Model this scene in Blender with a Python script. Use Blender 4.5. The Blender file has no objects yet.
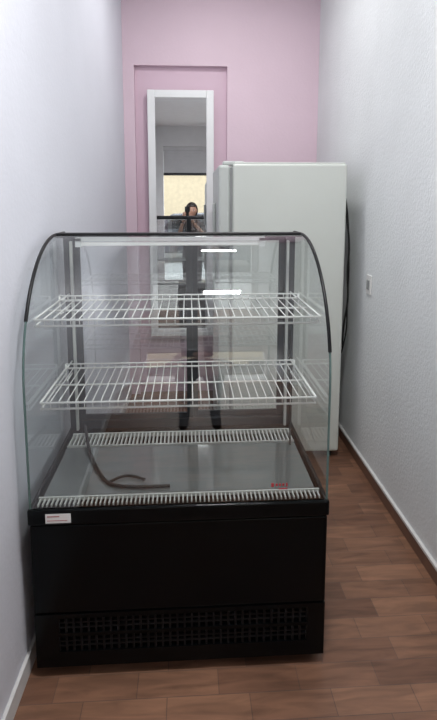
import bpy, bmesh, math, random
from mathutils import Vector, Matrix
random.seed(3)
scene=bpy.context.scene
scene.view_settings.view_transform='Standard'
COL=scene.collection

# ---------------------------------------------------------------- materials
def new_mat(name,color,rough=0.5,metal=0.0,spec=0.5,noise=0.0,nscale=8.0,bump=0.0,bscale=60.0,emit=None,estr=0.0,coat=0.0):
    m=bpy.data.materials.new(name); m.use_nodes=True
    nt=m.node_tree; b=nt.nodes['Principled BSDF']
    b.inputs['Base Color'].default_value=(*color,1)
    b.inputs['Roughness'].default_value=rough
    b.inputs['Metallic'].default_value=metal
    b.inputs['Specular IOR Level'].default_value=spec
    b.inputs['Coat Weight'].default_value=coat
    if noise>0 or bump>0:
        tc=nt.nodes.new('ShaderNodeTexCoord')
    if noise>0:
        n=nt.nodes.new('ShaderNodeTexNoise'); n.inputs['Scale'].default_value=nscale; n.inputs['Detail'].default_value=5
        nt.links.new(tc.outputs['Object'],n.inputs['Vector'])
        r=nt.nodes.new('ShaderNodeMapRange'); r.inputs['From Min'].default_value=.3; r.inputs['From Max'].default_value=.7
        r.inputs['To Min'].default_value=1-noise; r.inputs['To Max'].default_value=1+noise*.4
        nt.links.new(n.outputs['Fac'],r.inputs['Value'])
        mx=nt.nodes.new('ShaderNodeVectorMath'); mx.operation='SCALE'; mx.inputs[0].default_value=color
        nt.links.new(r.outputs['Result'],mx.inputs['Scale'])
        nt.links.new(mx.outputs['Vector'],b.inputs['Base Color'])
    if bump>0:
        n2=nt.nodes.new('ShaderNodeTexNoise'); n2.inputs['Scale'].default_value=bscale; n2.inputs['Detail'].default_value=6
        nt.links.new(tc.outputs['Object'],n2.inputs['Vector'])
        bp=nt.nodes.new('ShaderNodeBump'); bp.inputs['Strength'].default_value=bump; bp.inputs['Distance'].default_value=.01
        nt.links.new(n2.outputs['Fac'],bp.inputs['Height']); nt.links.new(bp.outputs['Normal'],b.inputs['Normal'])
    if emit:
        b.inputs['Emission Color'].default_value=(*emit,1); b.inputs['Emission Strength'].default_value=estr
    return m

def glass_mat(name,tint=(.95,.98,.98),base=.05,edge=.6,rough=0.0):
    m=bpy.data.materials.new(name); m.use_nodes=True
    nt=m.node_tree; nt.nodes.clear()
    out=nt.nodes.new('ShaderNodeOutputMaterial'); mix=nt.nodes.new('ShaderNodeMixShader')
    t=nt.nodes.new('ShaderNodeBsdfTransparent'); t.inputs[0].default_value=(*tint,1)
    g=nt.nodes.new('ShaderNodeBsdfGlossy'); g.inputs['Roughness'].default_value=rough
    lw=nt.nodes.new('ShaderNodeLayerWeight'); lw.inputs['Blend'].default_value=.5
    p=nt.nodes.new('ShaderNodeMath'); p.operation='POWER'; p.inputs[1].default_value=4
    a=nt.nodes.new('ShaderNodeMath'); a.operation='MULTIPLY_ADD'; a.inputs[1].default_value=edge; a.inputs[2].default_value=base
    nt.links.new(lw.outputs['Facing'],p.inputs[0]); nt.links.new(p.outputs[0],a.inputs[0])
    nt.links.new(a.outputs[0],mix.inputs[0]); nt.links.new(t.outputs[0],mix.inputs[1]); nt.links.new(g.outputs[0],mix.inputs[2])
    nt.links.new(mix.outputs[0],out.inputs[0])
    return m

def floor_mat():
    m=bpy.data.materials.new('wood_tile'); m.use_nodes=True
    nt=m.node_tree; b=nt.nodes['Principled BSDF']
    tc=nt.nodes.new('ShaderNodeTexCoord'); mp=nt.nodes.new('ShaderNodeMapping')
    nt.links.new(tc.outputs['Object'],mp.inputs['Vector'])
    mp.inputs['Location'].default_value=(.07,.03,0)
    br=nt.nodes.new('ShaderNodeTexBrick'); br.offset=.37; br.inputs['Scale'].default_value=1
    br.inputs['Brick Width'].default_value=.24; br.inputs['Row Height'].default_value=.085
    br.inputs['Mortar Size'].default_value=.0014; br.inputs['Mortar Smooth'].default_value=.2; br.inputs['Bias'].default_value=0
    br.inputs['Color1'].default_value=(.245,.124,.075,1); br.inputs['Color2'].default_value=(.142,.068,.042,1)
    br.inputs['Mortar'].default_value=(.12,.068,.048,1)
    nt.links.new(mp.outputs[0],br.inputs['Vector'])
    mp2=nt.nodes.new('ShaderNodeMapping'); mp2.inputs['Scale'].default_value=(5,32,1)
    nt.links.new(tc.outputs['Object'],mp2.inputs['Vector'])
    n=nt.nodes.new('ShaderNodeTexNoise'); n.inputs['Scale'].default_value=1; n.inputs['Detail'].default_value=6; n.inputs['Distortion'].default_value=.8
    nt.links.new(mp2.outputs[0],n.inputs['Vector'])
    r=nt.nodes.new('ShaderNodeMapRange'); r.inputs['From Min'].default_value=.3; r.inputs['From Max'].default_value=.7
    r.inputs['To Min'].default_value=.68; r.inputs['To Max'].default_value=1.3
    nt.links.new(n.outputs['Fac'],r.inputs['Value'])
    vm=nt.nodes.new('ShaderNodeVectorMath'); vm.operation='SCALE'
    nt.links.new(br.outputs['Color'],vm.inputs[0]); nt.links.new(r.outputs['Result'],vm.inputs['Scale'])
    nt.links.new(vm.outputs['Vector'],b.inputs['Base Color'])
    b.inputs['Roughness'].default_value=.42
    bp=nt.nodes.new('ShaderNodeBump'); bp.inputs['Strength'].default_value=.3; bp.inputs['Distance'].default_value=.002; bp.invert=True
    nt.links.new(br.outputs['Fac'],bp.inputs['Height']); nt.links.new(bp.outputs['Normal'],b.inputs['Normal'])
    return m

M_left=new_mat('paint_lavender_white',(.715,.725,.79),.7,noise=.03,nscale=3,bump=.10,bscale=60)
M_right=new_mat('paint_rough_white',(.755,.78,.79),.75,noise=.04,nscale=4,bump=.24,bscale=75)
M_pink=new_mat('paint_pink',(.77,.60,.685),.6,noise=.03,nscale=3,bump=.08,bscale=60)
M_pinkdoor=new_mat('paint_pink_door',(.72,.53,.63),.5,noise=.03,nscale=3)
M_ceil=new_mat('ceiling_white',(.78,.79,.79),.8,noise=.03)
M_floor=floor_mat()
M_skirtR=new_mat('skirting_brown_tile',(.17,.09,.06),.4,noise=.2,nscale=20)
M_skirtL=new_mat('skirting_white',(.70,.69,.68),.5,noise=.06,nscale=12)
M_black=new_mat('black_painted_steel',(.0016,.0024,.003),.24,spec=.15,noise=.3,nscale=12)
M_blackd=new_mat('black_void',(.002,.002,.002),.7,spec=.1,noise=.2)
M_louv=new_mat('vent_black',(.005,.005,.0058),.5,spec=.2,noise=.2)
M_trim=new_mat('black_trim',(.006,.006,.007),.4,spec=.3,noise=.2)
M_dark=new_mat('dark_aluminium',(.035,.037,.042),.45,metal=.3,noise=.1)
M_white=new_mat('white_coated_wire',(.80,.80,.78),.35,noise=.04)
M_grille=new_mat('grey_grille',(.50,.51,.49),.4,noise=.06)
M_deck=new_mat('grey_deck_panel',(.12,.132,.132),.06,spec=.9,noise=.10,nscale=4)
M_fridge=new_mat('fridge_enamel',(.66,.69,.65),.4,noise=.03,nscale=3,bump=.03,bscale=120)
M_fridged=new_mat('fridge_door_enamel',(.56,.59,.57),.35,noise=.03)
M_gasket=new_mat('fridge_gasket',(.30,.31,.31),.6,noise=.1)
M_glass=glass_mat('case_glass',(.955,.98,.975),.15,.5)
M_glassR=glass_mat('rear_door_glass',(.88,.91,.92),.24,.5)
M_edge=new_mat('glass_edge_green',(.10,.16,.15),.25,noise=.1)
M_cable=new_mat('black_cable',(.006,.006,.006),.5,spec=.3,noise=.2)
M_label=new_mat('paper_label',(.78,.77,.76),.6,noise=.05)
M_print=new_mat('label_ink',(.40,.14,.14),.5,noise=.05)
M_red=new_mat('red_print',(.42,.03,.04),.5,noise=.05)
M_frame=new_mat('white_mirror_frame',(.87,.88,.89),.35,noise=.02)
M_mirror=new_mat('mirror_silver',(.88,.89,.90),.01,metal=1.0)
M_plastic=new_mat('outlet_plastic',(.80,.80,.79),.35,noise=.03)
M_shut=new_mat('shutter_white',(.66,.67,.68),.45,noise=.06)
M_facade=new_mat('facade_ochre',(.74,.64,.44),.8,noise=.1,bump=.2)
M_asph=new_mat('street_concrete',(.42,.41,.40),.85,noise=.2,nscale=6)
M_lamp=new_mat('lamp_tube',(.9,.9,.9),.3,noise=.01,emit=(1,.98,.96),estr=9.0)
M_tube=new_mat('case_tube',(.66,.68,.68),.3,noise=.02)
M_led=new_mat('case_led',(.75,.77,.77),.3,noise=.02,emit=(1,1,.98),estr=.35)
M_car=new_mat('car_paint_grey',(.06,.065,.075),.2,noise=.05,coat=.6)

# ---------------------------------------------------------------- helpers
def link(o,parent=None):
    COL.objects.link(o)
    if parent: o.parent=parent
    return o
def empty(name):
    e=bpy.data.objects.new(name,None); e.empty_display_size=.1; COL.objects.link(e); return e
def mesh_obj(name,bm,mat,parent=None,smooth=False):
    bmesh.ops.recalc_face_normals(bm,faces=bm.faces[:])
    me=bpy.data.meshes.new(name); bm.to_mesh(me); bm.free()
    for mm in (mat if isinstance(mat,list) else [mat]): me.materials.append(mm)
    if smooth:
        for p in me.polygons: p.use_smooth=True
    return link(bpy.data.objects.new(name,me),parent)
def add_box(bm,a,b,mi=0):
    x0,y0,z0=a; x1,y1,z1=b
    v=[bm.verts.new(c) for c in ((x0,y0,z0),(x1,y0,z0),(x1,y1,z0),(x0,y1,z0),(x0,y0,z1),(x1,y0,z1),(x1,y1,z1),(x0,y1,z1))]
    for f in ((0,3,2,1),(4,5,6,7),(0,1,5,4),(1,2,6,5),(2,3,7,6),(3,0,4,7)):
        fc=bm.faces.new([v[i] for i in f]); fc.material_index=mi
def box(name,a,b,mat,parent=None,bevel=0,seg=2):
    bm=bmesh.new(); add_box(bm,a,b)
    o=mesh_obj(name,bm,mat,parent)
    if bevel:
        md=o.modifiers.new('bevel','BEVEL'); md.width=bevel; md.segments=seg
    return o
def boxes(name,lst,mat,parent=None,bevel=0):
    bm=bmesh.new()
    for a,b in lst: add_box(bm,a,b)
    o=mesh_obj(name,bm,mat,parent)
    if bevel:
        md=o.modifiers.new('bevel','BEVEL'); md.width=bevel; md.segments=2
    return o
def add_rod(bm,p,q,r,n=8):
    p=Vector(p); q=Vector(q); d=(q-p); 
    u=d.orthogonal().normalized(); w=d.normalized().cross(u)
    A=[];B=[]
    for i in range(n):
        t=2*math.pi*i/n; o=(u*math.cos(t)+w*math.sin(t))*r
        A.append(bm.verts.new(p+o)); B.append(bm.verts.new(q+o))
    for i in range(n):
        f=bm.faces.new((A[i],A[(i+1)%n],B[(i+1)%n],B[i])); f.smooth=True
    bm.faces.new(A[::-1]); bm.faces.new(B)
def tube(name,pts,r,mat,parent=None,smooth=True):
    cu=bpy.data.curves.new(name,'CURVE'); cu.dimensions='3D'; cu.bevel_depth=r; cu.bevel_resolution=3; cu.resolution_u=8; cu.use_fill_caps=True
    if smooth:
        s=cu.splines.new('NURBS'); s.points.add(len(pts)-1)
        for i,p in enumerate(pts): s.points[i].co=(*p,1)
        s.use_endpoint_u=True; s.order_u=3
    else:
        s=cu.splines.new('POLY'); s.points.add(len(pts)-1)
        for i,p in enumerate(pts): s.points[i].co=(*p,1)
    cu.materials.append(mat)
    return link(bpy.data.objects.new(name,cu),parent)

# ---------------------------------------------------------------- room (left wall is slightly out of square)
XR,YB,YF,ZC=.93,3.77,-2.8,3.0
XS=.027
def xl(y): return -.500+(y-1.42)*XS
XF=xl(YF)
def prism(name,pts,z0,z1,mat):
    bm=bmesh.new()
    A=[bm.verts.new((x,y,z0)) for x,y in pts]; B=[bm.verts.new((x,y,z1)) for x,y in pts]
    bm.faces.new(A[::-1]); bm.faces.new(B)
    for i in range(len(A)): bm.faces.new((A[i],A[(i+1)%len(A)],B[(i+1)%len(A)],B[i]))
    return mesh_obj(name,bm,mat)
box('floor',(XF-.12,YF-.12,-.1),(XR+.12,YB+.25,0),M_floor)
box('ceiling',(XF-.12,YF-.12,ZC),(XR+.12,YB+.25,ZC+.1),M_ceil)
prism('wall_left',[(xl(YF-.12),YF-.12),(xl(YB+.25),YB+.25),(xl(YB+.25)-.12,YB+.25),(xl(YF-.12)-.12,YF-.12)],0,ZC,M_left)
prism('baseboard_left',[(xl(YF),YF),(xl(YB),YB),(xl(YB)+.010,YB),(xl(YF)+.010,YF)][::-1],0,.06,M_skirtL)
box('wall_right',(XR,YF-.12,0),(XR+.12,YB+.25,ZC),M_right)
DX0,DX1,DZ=-.360,.285,2.36
box('wall_back',(xl(YB),YB,0),(DX0,YB+.25,ZC),M_pink)
box('wall_back.001',(DX1,YB,0),(XR,YB+.25,ZC),M_pink)
box('wall_back.002',(DX0,YB,DZ),(DX1,YB+.25,ZC),M_pink)
bm=bmesh.new()
e=.0005
add_box(bm,(DX0+e,YB+.045,.0),(DX1-e,YB+.10,DZ-e))
add_rod(bm,(DX1-.06,YB+.045,1.0),(DX1-.06,YB+.015,1.0),.012,12)
mesh_obj('door_1',bm,M_pinkdoor)
OX0,OX1,OZ=-.46,.84,2.62
box('wall_front',(XF,YF-.12,0),(OX0,YF,ZC),M_ceil)
box('wall_front.001',(OX1,YF-.12,0),(XR,YF,ZC),M_ceil)
box('wall_front.002',(OX0,YF-.12,OZ),(OX1,YF,ZC),M_ceil)
bm=bmesh.new(); add_box(bm,(XR-.010,YF,0),(XR,YB,.058)); mesh_obj('baseboard_right',bm,M_skirtR)
box('trim_1',(XR-.013,YF,.058),(XR,YB,.070),M_skirtL)

sh=empty('roller_shutter')
bm=bmesh.new()
z=2.12
while z+.062<2.56:
    add_box(bm,(OX0+.002,YF-.09,z),(OX1-.002,YF-.07,z+.05)); add_box(bm,(OX0+.002,YF-.085,z+.05),(OX1-.002,YF-.075,z+.062)); z+=.062
mesh_obj('slats',bm,M_shut,sh)
box('roller_box',(OX0+.001,YF-.11,z-.005),(OX1-.001,YF-.05,OZ-.001),M_shut,sh)
box('bottom_bar',(OX0+.002,YF-.10,2.07),(OX1-.002,YF-.06,2.12),M_dark,sh,.004)
box('ground',(-8,-14,-.12),(8,YF-.12,-.02),M_asph)
fac=empty('street_building')
box('facade',(-7,-11.2,-.02),(7,-11,5),M_facade,fac)
boxes('windows',[((x,-11.0,1.0),(x+1.1,-10.96,2.2)) for x in (-5,-2.6,1.6,4)],M_dark,fac)
box('band',(-7,-11.0,2.7),(7,-10.9,2.85),M_shut,fac)
car=empty('parked_car')
cpr=[(-2.0,.25),(-2.05,.62),(-1.85,.80),(-1.25,.88),(-.70,1.32),(.75,1.36),(1.45,.93),(1.95,.85),(2.05,.55),(2.0,.25)]
bm=bmesh.new()
A=[bm.verts.new((x+.3,-6.6,z)) for x,z in cpr]; B=[bm.verts.new((x+.3,-8.1,z)) for x,z in cpr]
bm.faces.new(A); bm.faces.new(B[::-1])
for i in range(len(A)): bm.faces.new((A[i],B[i],B[(i+1)%len(A)],A[(i+1)%len(A)]))
o=mesh_obj('body',bm,M_car,car); md=o.modifiers.new('b','BEVEL'); md.width=.06; md.segments=3
bm=bmesh.new()
for a in ([(-1.0,.90),(-.62,1.26),(.02,1.28),(.02,.90)],[(.10,.90),(.10,1.28),(.70,1.29),(1.22,.93)]):
    bm.faces.new([bm.verts.new((x+.3,-6.594,z)) for x,z in a])
mesh_obj('side_windows',bm,M_trim,car)
bm=bmesh.new()
for x in (-1.25,1.3):
    for y in (-6.58,-7.95): add_rod(bm,(x+.3,y,.30),(x+.3,y-.18,.30),.32,24)
mesh_obj('wheels',bm,M_blackd,car)

# short crosswise ceiling lamps; the rear one is added to brighten the back
LAMP_AND_FILL=(.90,2.80)
for LY in LAMP_AND_FILL:
    L=empty('fluorescent_lamp_and_fill')
    box('housing',(.08,LY-.09,ZC-.045),(.36,LY+.09,ZC-.001),M_shut,L,.006)
    bm=bmesh.new()
    for dy in (-.04,.04): add_rod(bm,(.10,LY+dy,ZC-.062),(.34,LY+dy,ZC-.062),.014,12)
    mesh_obj('tubes',bm,M_lamp,L)

# ---------------------------------------------------------------- wall mirror (leans back by half a degree)
mi=empty('wall_mirror')
mx0,mx1,mz0,mz1=-.272,.190,.45,2.195; my=YB-.004
fw=.052
boxes('frame',[((mx0,my-.03,mz0),(mx0+fw,my+.0,mz1)),((mx1-fw,my-.03,mz0),(mx1,my,mz1)),((mx0+fw,my-.03,mz1-fw),(mx1-fw,my,mz1)),((mx0+fw,my-.03,mz0),(mx1-fw,my,mz0+fw))],M_frame,mi,.004)
box('backing',(mx0+.005,my+.0,mz0+.005),(mx1-.005,my+.012,mz1-.005),M_frame,mi)
box('mirror_glass',(mx0+fw-.003,my-.012,mz0+fw-.003),(mx1-fw+.003,my-.004,mz1-fw+.003),M_mirror,mi)
P=Vector((0,my,mz0)); Rm=Matrix.Rotation(-.0087,4,'X')
mi.matrix_world=Matrix.Translation(P)@Rm@Matrix.Translation(-P)

# ---------------------------------------------------------------- refrigerator (door faces left)
fr=empty('refrigerator')
fx0,fx1,fy0,fy1,fz=.235,.835,2.71,3.29,1.62
box('cabinet',(fx0,fy0,.04),(fx1,fy1,fz),M_fridge,fr,.012,3)
box('gasket',(fx0-.014,fy0+.015,.06),(fx0,fy1-.015,fz-.02),M_gasket,fr)
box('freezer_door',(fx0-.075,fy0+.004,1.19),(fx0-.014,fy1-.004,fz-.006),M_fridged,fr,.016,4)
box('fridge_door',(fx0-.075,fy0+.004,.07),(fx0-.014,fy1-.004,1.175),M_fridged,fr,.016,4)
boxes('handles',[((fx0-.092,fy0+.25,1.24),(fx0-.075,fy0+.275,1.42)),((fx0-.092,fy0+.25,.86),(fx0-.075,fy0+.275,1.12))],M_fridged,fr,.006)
box('hinge_cap',(fx0-.05,fy0+.02,fz-.006),(fx0+.06,fy0+.07,fz+.014),M_fridged,fr,.006)
box('top_panel',(fx0+.01,fy0+.01,fz-.001),(fx1-.01,fy1-.01,fz+.008),M_fridge,fr,.003)
bm=bmesh.new()
for x in (fx0+.05,fx1-.05):
    for y in (fy0+.05,fy1-.05): add_rod(bm,(x,y,0),(x,y,.045),.02,12)
mesh_obj('feet',bm,M_blackd,fr)

pc=empty('power_cable')
tube('cable_a',[(.850,2.80,1.46),(.856,2.78,1.35),(.876,2.76,1.2),(.858,2.74,1.05),(.872,2.74,.9),(.85,2.76,.72),(.86,2.78,.62)],.005,M_cable,pc)
tube('cable_b',[(.856,2.84,1.50),(.876,2.82,1.40),(.888,2.8,1.1),(.875,2.77,.85),(.875,2.76,.70),(.86,2.80,.58)],.004,M_cable,pc)
ot=empty('wall_outlet')
box('plate',(XR-.008,2.55,.955),(XR,2.615,1.055),M_plastic,ot,.003)
box('socket',(XR-.012,2.565,.98),(XR-.007,2.60,1.03),M_gasket,ot,.002)

# ---------------------------------------------------------------- display case
dc=empty('refrigerated_display_case')
cx0,cx1,cy0,cy1=-.464,.412,1.412,1.985
BZ=.550
box('base_body',(cx0+.004,cy0+.012,.035),(cx1-.004,cy1,BZ-.012),M_black,dc,.006)
box('front_panel',(cx0+.002,cy0+.002,.215),(cx1-.002,cy0+.014,.495),M_black,dc,.004)
box('top_rim',(cx0-.002,cy0-.004,.500),(cx1+.002,cy1,BZ-.003),M_black,dc,.005)
vl=[((cx0+.002,cy0+.002,.035),(cx1-.002,cy0+.014,.085)),((cx0+.002,cy0+.002,.195),(cx1-.002,cy0+.014,.210)),
    ((cx0+.002,cy0+.002,.085),(cx0+.07,cy0+.014,.195)),((cx1-.055,cy0+.002,.085),(cx1-.002,cy0+.014,.195)),
    ((cx0+.07,cy0+.003,.135),(cx1-.055,cy0+.014,.146))]
boxes('vent_frame',vl,M_black,dc)
box('vent_void',(cx0+.06,cy0+.0125,.08),(cx1-.05,cy0+.0135,.2),M_blackd,dc)
bm=bmesh.new()
n=34; xs0=cx0+.07; xs1=cx1-.055
for i in range(n+1):
    x=xs0+(xs1-xs0)*i/n
    add_box(bm,(x-.003,cy0+.004,.085),(x+.003,cy0+.0125,.195))
for z in (.10,.115,.160,.176):
    add_box(bm,(xs0,cy0+.006,z),(xs1,cy0+.0122,z+.005))
mesh_obj('vent_louvres',bm,M_louv,dc)
bm=bmesh.new()
for x in (cx0+.05,cx1-.05):
    for y in (cy0+.06,cy1-.05): add_rod(bm,(x,y,0),(x,y,.037),.022,12)
mesh_obj('feet',bm,M_blackd,dc)
box('spec_label',(cx0+.050,cy0-.0052,.508),(cx0+.122,cy0-.004,.536),M_label,dc)
boxes('label_print',[((cx0+.055,cy0-.0058,.527),(cx0+.09,cy0-.0052,.530)),((cx0+.055,cy0-.0058,.515),(cx0+.112,cy0-.0052,.517))],M_print,dc)
box('deck_tray',(cx0+.012,cy0+.004,BZ-.012),(cx1-.012,cy1-.02,BZ-.003),M_trim,dc)
box('deck_panel',(cx0+.03,cy0+.055,BZ-.003),(cx1-.03,1.775,BZ+.008),M_deck,dc,.003)
bm=bmesh.new()
n=66
for i in range(n):
    x=cx0+.025+(cx1-cx0-.05)*i/(n-1)
    add_box(bm,(x-.0020,cy0+.014,BZ-.003),(x+.0020,cy0+.048,BZ+.004))
add_box(bm,(cx0+.018,cy0+.047,BZ-.003),(cx1-.018,cy0+.053,BZ+.007))
n=58
for i in range(n):
    x=cx0+.035+(cx1-cx0-.07)*i/(n-1)
    add_box(bm,(x-.0026,1.785,BZ-.003),(x+.0026,1.87,BZ+.012))
add_box(bm,(cx0+.03,1.777,BZ-.003),(cx1-.03,1.783,BZ+.012)); add_box(bm,(cx0+.03,1.872,BZ-.003),(cx1-.03,1.88,BZ+.013))
mesh_obj('air_grilles',bm,M_grille,dc)
prof=[(cy0+.004,BZ)]
cyc,czc,ra,rb=1.845,.895,1.845-(cy0+.004),.415
N=26
for i in range(N+1):
    t=math.pi/2*i/N
    prof.append((cyc-ra*math.cos(t),czc+rb*math.sin(t)))
ZT=czc+rb
YR=1.965
bm=bmesh.new()
rows=[]
for (y,zz) in prof:
    rows.append((bm.verts.new((cx0+.010,y,zz)),bm.verts.new((cx1-.010,y,zz))))
for a,b in zip(rows,rows[1:]):
    f=bm.faces.new((a[0],a[1],b[1],b[0]))
o=mesh_obj('curved_front_glass',bm,M_glass,dc,True)
bm=bmesh.new(); v=[bm.verts.new(c) for c in ((cx0+.01,cyc,ZT),(cx1-.01,cyc,ZT),(cx1-.01,YR,ZT),(cx0+.01,YR,ZT))]; bm.faces.new(v)
mesh_obj('top_glass',bm,M_glass,dc)
for s,x in (('left',cx0+.006),('right',cx1-.006)):
    bm=bmesh.new()
    pts=prof+[(YR,ZT),(YR,BZ)]
    bm.faces.new([bm.verts.new((x,y,zz)) for y,zz in pts])
    mesh_obj('side_glass_'+s,bm,M_glass,dc)
    k=5 if s=='right' else 9
    tube('edge_trim_'+s,[(x,a,b) for a,b in prof[k:]+[(YR,ZT)]],.0055,M_trim,dc,False)
    tube('glass_edge_'+s,[(x,a,b) for a,b in prof[:k+1]],.0035,M_edge,dc,False)
box('top_front_bar',(cx0+.004,cyc-.012,ZT-.010),(cx1-.004,cyc+.012,ZT+.006),M_trim,dc,.003)
ry=YR
boxes('rear_frame',[((cx0+.004,ry-.012,BZ-.003),(cx0+.038,ry+.02,ZT)),((cx1-.038,ry-.012,BZ-.003),(cx1-.004,ry+.02,ZT)),
    ((cx0+.038,ry-.012,ZT-.020),(cx1-.038,ry+.02,ZT)),((cx0+.038,ry-.012,BZ-.003),(cx1-.038,ry+.02,BZ+.03))],M_dark,dc,.002)
xm=.005
def sdoor(n,x0,x1,y):
    z0,z1=BZ+.03,ZT-.020; w=.024
    boxes('sliding_door_frame_'+n,[((x0,y,z0),(x0+w,y+.01,z1)),((x1-w,y,z0),(x1,y+.01,z1)),((x0+w,y,z1-.012),(x1-w,y+.01,z1)),((x0+w,y,z0),(x1-w,y+.01,z0+.022))],M_dark,dc,.0015)
    bm=bmesh.new(); bm.faces.new([bm.verts.new(c) for c in ((x0+w,y+.005,z0+.022),(x1-w,y+.005,z0+.022),(x1-w,y+.005,z1-.012),(x0+w,y+.005,z1-.012))])
    mesh_obj('sliding_door_glass_'+n,bm,M_glassR,dc)
sdoor('a',cx0+.038,xm+.012,ry-.004)
sdoor('b',xm+.008,cx1-.038,ry+.008)
bm=bmesh.new(); add_box(bm,(cx0+.08,1.80,ZT-.020),(.27,1.835,ZT-.008))
add_box(bm,(cx0+.08,1.80,ZT-.040),(cx0+.10,1.83,ZT-.01)); add_box(bm,(.25,1.80,ZT-.040),(.27,1.83,ZT-.01))
mesh_obj('case_light_housing',bm,M_tube,dc)
bm=bmesh.new(); add_rod(bm,(cx0+.10,1.812,ZT-.030),(.25,1.812,ZT-.030),.007,12)
mesh_obj('case_light_tube',bm,M_led,dc)
for s,x in (('left',cx0+.035),('right',cx1-.035)):
    box('upright_'+s,(x-.005,1.93,BZ),(x+.005,1.945,ZT-.03),M_grille,dc,.002)
def shelf(nm,y0,y1,z,zf):
    bm=bmesh.new(); x0=cx0+.022; x1=cx1-.022
    R=.0034
    for (y,zz) in ((y0,z),(y0+.006,zf),(y1,z),((y0+y1)/2,z-.004)):
        add_rod(bm,(x0,y,zz),(x1,y,zz),R)
    add_rod(bm,(x0,y1,z+.016),(x1,y1,z+.016),.0025)
    n=34
    for i in range(n):
        x=x0+.004+(x1-x0-.008)*i/(n-1)
        add_rod(bm,(x,y0,z+.003),(x,y1,z+.003),.0018,6)
        add_rod(bm,(x,y0,z+.003),(x,y0+.006,zf),.0015,6)
        add_rod(bm,(x,y1,z),(x,y1,z+.016),.0014,6)
    for x in (x0,x1):
        add_rod(bm,(x,y0,z),(x,y1,z),R); add_rod(bm,(x,y0+.006,zf),(x,y1,z-.020),.0028)
        add_rod(bm,(x,y1,z-.05),(x,y1,z+.016),.003)
        add_rod(bm,(x,y1,z-.004),(x,1.94,z-.004),.003); add_rod(bm,(x,y1,z-.05),(x,1.94,z-.05),.003)
    mesh_obj(nm,bm,M_white,dc)
shelf('wire_shelf_upper',1.485,1.79,1.087,1.068)
shelf('wire_shelf_lower',1.51,1.84,.829,.808)
tube('inner_cable',[(-.385,1.86,.60),(-.37,1.80,.60),(-.34,1.70,.569),(-.28,1.56,.565),(-.24,1.50,.565),(-.14,1.485,.565),(-.06,1.49,.565)],.0055,M_cable,dc)
tube('inner_cable_branch',[(-.25,1.52,.565),(-.22,1.555,.565),(-.18,1.56,.565),(-.14,1.53,.565)],.0045,M_cable,dc)
tube('inner_cable_thin',[(.38,1.88,.95),(.375,1.86,.78),(.38,1.84,.66),(.37,1.80,.60),(.36,1.74,.565)],.003,M_cable,dc)
bm=bmesh.new()
cxx=.265
for i,(dx,w,h) in enumerate(((-.022,.008,.011),(-.010,.006,.007),(0,.005,.007),(.010,.006,.007),(.020,.004,.010))):
    add_box(bm,(cxx+dx-w/2,cy0+.0015,.600-h/2),(cxx+dx+w/2,cy0+.0030,.600+h/2))
add_box(bm,(cxx-.004,cy0+.0015,.586),(cxx+.022,cy0+.0030,.589))
mesh_obj('logo_decal',bm,M_red,dc)

# ---------------------------------------------------------------- photographer (seen in mirror)
M_skin=new_mat('skin',(.48,.27,.19),.5,noise=.05)
M_shirt=new_mat('dark_shirt',(.07,.045,.045),.8,noise=.2,nscale=15)
M_trou=new_mat('dark_trousers',(.05,.045,.05),.8,noise=.2)
M_hair=new_mat('dark_hair',(.02,.013,.010),.45,noise=.4,nscale=40)
M_shoe=new_mat('shoes',(.05,.04,.04),.5,noise=.1)
M_lip=new_mat('lips',(.40,.12,.11),.4,noise=.05)
M_eyew=new_mat('eye_white',(.8,.8,.78),.2,noise=.02)
pe=empty('person')
def skin_mesh(name,verts,edges,radii,root=0,sub=2):
    me=bpy.data.meshes.new(name); me.from_pydata([Vector(v) for v in verts],edges,[])
    o=bpy.data.objects.new(name,me); COL.objects.link(o)
    md=o.modifiers.new('skin','SKIN'); md.use_smooth_shade=True
    for i,r in enumerate(radii):
        sv=me.skin_vertices[0].data[i]; sv.radius=r if isinstance(r,tuple) else (r,r); sv.use_root=(i==root)
    ss=o.modifiers.new('sub','SUBSURF'); ss.levels=sub; ss.render_levels=sub
    dg=bpy.context.evaluated_depsgraph_get(); dg.update()
    nm=bpy.data.meshes.new_from_object(o.evaluated_get(dg))
    bpy.data.objects.remove(o)
    no=bpy.data.objects.new(name,nm); link(no,pe)
    for p in nm.polygons: p.use_smooth=True
    return no
PX=.07; PY=-.40
V=[(0,0,.80),(0,-.01,.95),(0,-.005,1.08),(0,.0,1.17),(0,.005,1.235),(0,.02,1.29)]
R=[(.135,.10),(.115,.085),(.135,.095),(.115,.08),(.052,.05),(.045,.045)]
E=[(0,1),(1,2),(2,3),(3,4),(4,5)]
hx=-PX
for s in (-1,1):
    b=len(V)
    V+=[(s*.145,0,1.175),(s*.20,.14,.985),(hx*.85+s*.085,.27,1.195)]
    R+=[.046,.036,.024]; E+=[(3,b),(b,b+1),(b+1,b+2)]
    b=len(V)
    V+=[(s*.085,0,.74),(s*.095,.015,.42),(s*.10,-.01,.09),(s*.11,.10,.04)]
    R+=[.088,.055,.036,(.036,.03)]; E+=[(0,b),(b,b+1),(b+1,b+2),(b+2,b+3)]
V=[(x+PX,y+PY,z) for x,y,z in V]
body=skin_mesh('body',V,E,R)
me=body.data
me.materials.clear()
for m_ in (M_shirt,M_trou,M_skin,M_shoe): me.materials.append(m_)
for p in me.polygons:
    c=p.center; k=0
    if c.z<.82 and c.y<PY+.125: k=1
    if c.z<.085: k=3
    if c.z>.9 and c.y>PY+.15: k=2
    if c.z>1.235 and abs(c.x-PX)<.065: k=2
    p.material_index=k
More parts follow.
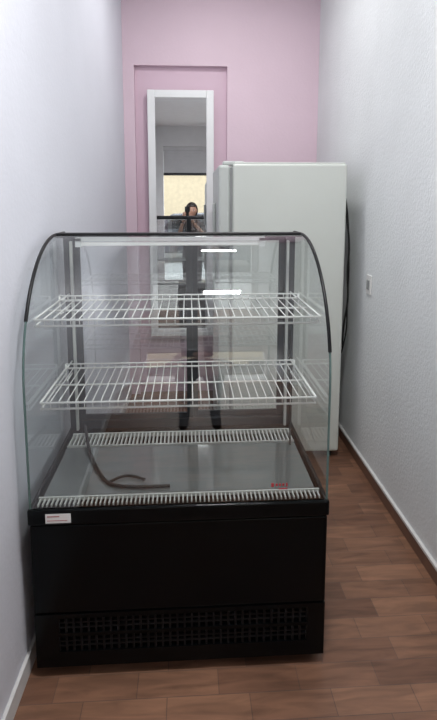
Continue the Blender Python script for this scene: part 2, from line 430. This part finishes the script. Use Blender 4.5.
for s in (-1,1):
    w=Vector((s*.080+.01,-.13,1.20)); 
    pv=[w,(s*.066,-.115,1.245),(s*.056,-.095,1.29)]
    ed=[(0,1),(1,2)]; rd=[.022,.026,.024]
    for k in range(4):
        z=1.275+.02*k; L=(.9,1.0,.95,.8)[3-k]
        b=len(pv)
        pv+=[(s*.060,-.083,z+.004),(s*.056,-.066,z+.012),(s*(.056-.020*L),-.055,z+.016),(s*(.056-.038*L),-.054,z+.014)]
        rd+=[.0095,.009,.0085,.0075]; ed+=[(2,b),(b,b+1),(b+1,b+2),(b+2,b+3)]
    b=len(pv)
    pv+=[(s*.05,-.118,1.285),(s*.034,-.108,1.315),(s*.022,-.095,1.335)]
    rd+=[.012,.010,.009]; ed+=[(1,b),(b,b+1),(b+1,b+2)]
    h=skin_mesh('hand_'+('r' if s>0 else 'l'),pv,ed,rd,root=0,sub=1)
    h.data.materials.clear(); h.data.materials.append(M_skin)
hc=Vector((PX-.005,PY+.045,1.375))
bm=bmesh.new(); bmesh.ops.create_uvsphere(bm,u_segments=36,v_segments=26,radius=1)
for v in bm.verts:
    x,y,z=v.co
    k=1-.28*max(0,-z)**1.5
    X=x*.076*k; Y=y*.092*(1-.12*max(0,-z)); Z=z*.108
    if y>0:
        Y+=.020*math.exp(-((x/.16)**2+((z+.12)/.20)**2))
        Y-=.008*math.exp(-(((abs(x)-.38)/.2)**2+((z-.05)/.15)**2))
        Y+=.006*math.exp(-((x/.3)**2+((z+.75)/.2)**2))
    v.co=Vector((X,Y,Z))+hc
mesh_obj('head',bm,M_skin,pe,True)
def ell(name,c,r,mat):
    bm=bmesh.new(); bmesh.ops.create_uvsphere(bm,u_segments=20,v_segments=14,radius=1)
    for v in bm.verts: v.co=Vector((v.co.x*r[0],v.co.y*r[1],v.co.z*r[2]))+Vector(c)
    return mesh_obj(name,bm,mat,pe,True)
for s in (-1,1):
    ell('eye_'+('r' if s>0 else 'l'),hc+Vector((s*.028,.078,.005)),(.012,.008,.007),M_eyew)
    ell('iris_'+('r' if s>0 else 'l'),hc+Vector((s*.028,.0845,.005)),(.005,.003,.005),M_hair)
    ell('ear_'+('r' if s>0 else 'l'),hc+Vector((s*.076,-.005,-.005)),(.010,.018,.030),M_skin)
    ell('brow_'+('r' if s>0 else 'l'),hc+Vector((s*.028,.083,.024)),(.016,.005,.003),M_hair)
ell('mouth',hc+Vector((0,.083,-.052)),(.022,.008,.006),M_lip)
bm=bmesh.new(); bmesh.ops.create_uvsphere(bm,u_segments=36,v_segments=26,radius=1)
dele=[v for v in bm.verts if (v.co.y>.25 and v.co.z<.45) or (v.co.z<-.7)]
bmesh.ops.delete(bm,geom=dele,context='VERTS')
for v in bm.verts: v.co=Vector((v.co.x*.094,v.co.y*.106-.006,v.co.z*.124+.006))+hc
h=mesh_obj('hair',bm,M_hair,pe,True); sd=h.modifiers.new('solid','SOLIDIFY'); sd.thickness=.012
ell('hair_bun',hc+Vector((0,-.09,.06)),(.05,.045,.05),M_hair)
ph=empty('smartphone')
box('phone_body',(-.037,-.080,1.285),(.037,-.072,1.435),M_trim,ph,.003)
box('phone_screen',(-.034,-.081,1.29),(.034,-.080,1.43),M_dark,ph)
box('camera_bump',(-.03,-.072,1.395),(-.005,-.0695,1.43),M_dark,ph,.001)

# ---------------------------------------------------------------- lights
w=bpy.data.worlds.new('World'); scene.world=w; w.use_nodes=True
bg=w.node_tree.nodes['Background']; bg.inputs[0].default_value=(.92,.95,1,1); bg.inputs[1].default_value=2.3
def area(name,loc,rot,sx,sy,e,c):
    l=bpy.data.lights.new(name,'AREA'); l.shape='RECTANGLE'; l.size=sx; l.size_y=sy; l.energy=e; l.color=c
    o=bpy.data.objects.new(name,l); COL.objects.link(o); o.location=loc; o.rotation_euler=rot; return o
area('street_daylight',(.22,-5.6,5.0),(math.radians(50),0,0),4,3,850,(.96,.98,1))
area('ceiling_lamp_light',(.22,LAMP_AND_FILL[0],ZC-.085),(0,0,0),.24,.12,33,(1,.995,.985))
area('back_fill_light',(.22,LAMP_AND_FILL[1],ZC-.085),(0,0,0),.24,.12,9,(1,.995,.985))  # added fill light, lifts the dark back wall

# ---------------------------------------------------------------- camera
cam=bpy.data.cameras.new('camera'); co=bpy.data.objects.new('camera',cam); COL.objects.link(co)
co.location=(0,0,1.42)
co.rotation_euler=(math.radians(90-8),0,math.radians(-3.4))
cam.sensor_fit='VERTICAL'; cam.sensor_height=36; cam.sensor_width=36*437/720; cam.lens=26
cam.shift_y=-84/720
cam.clip_start=.03
scene.camera=co
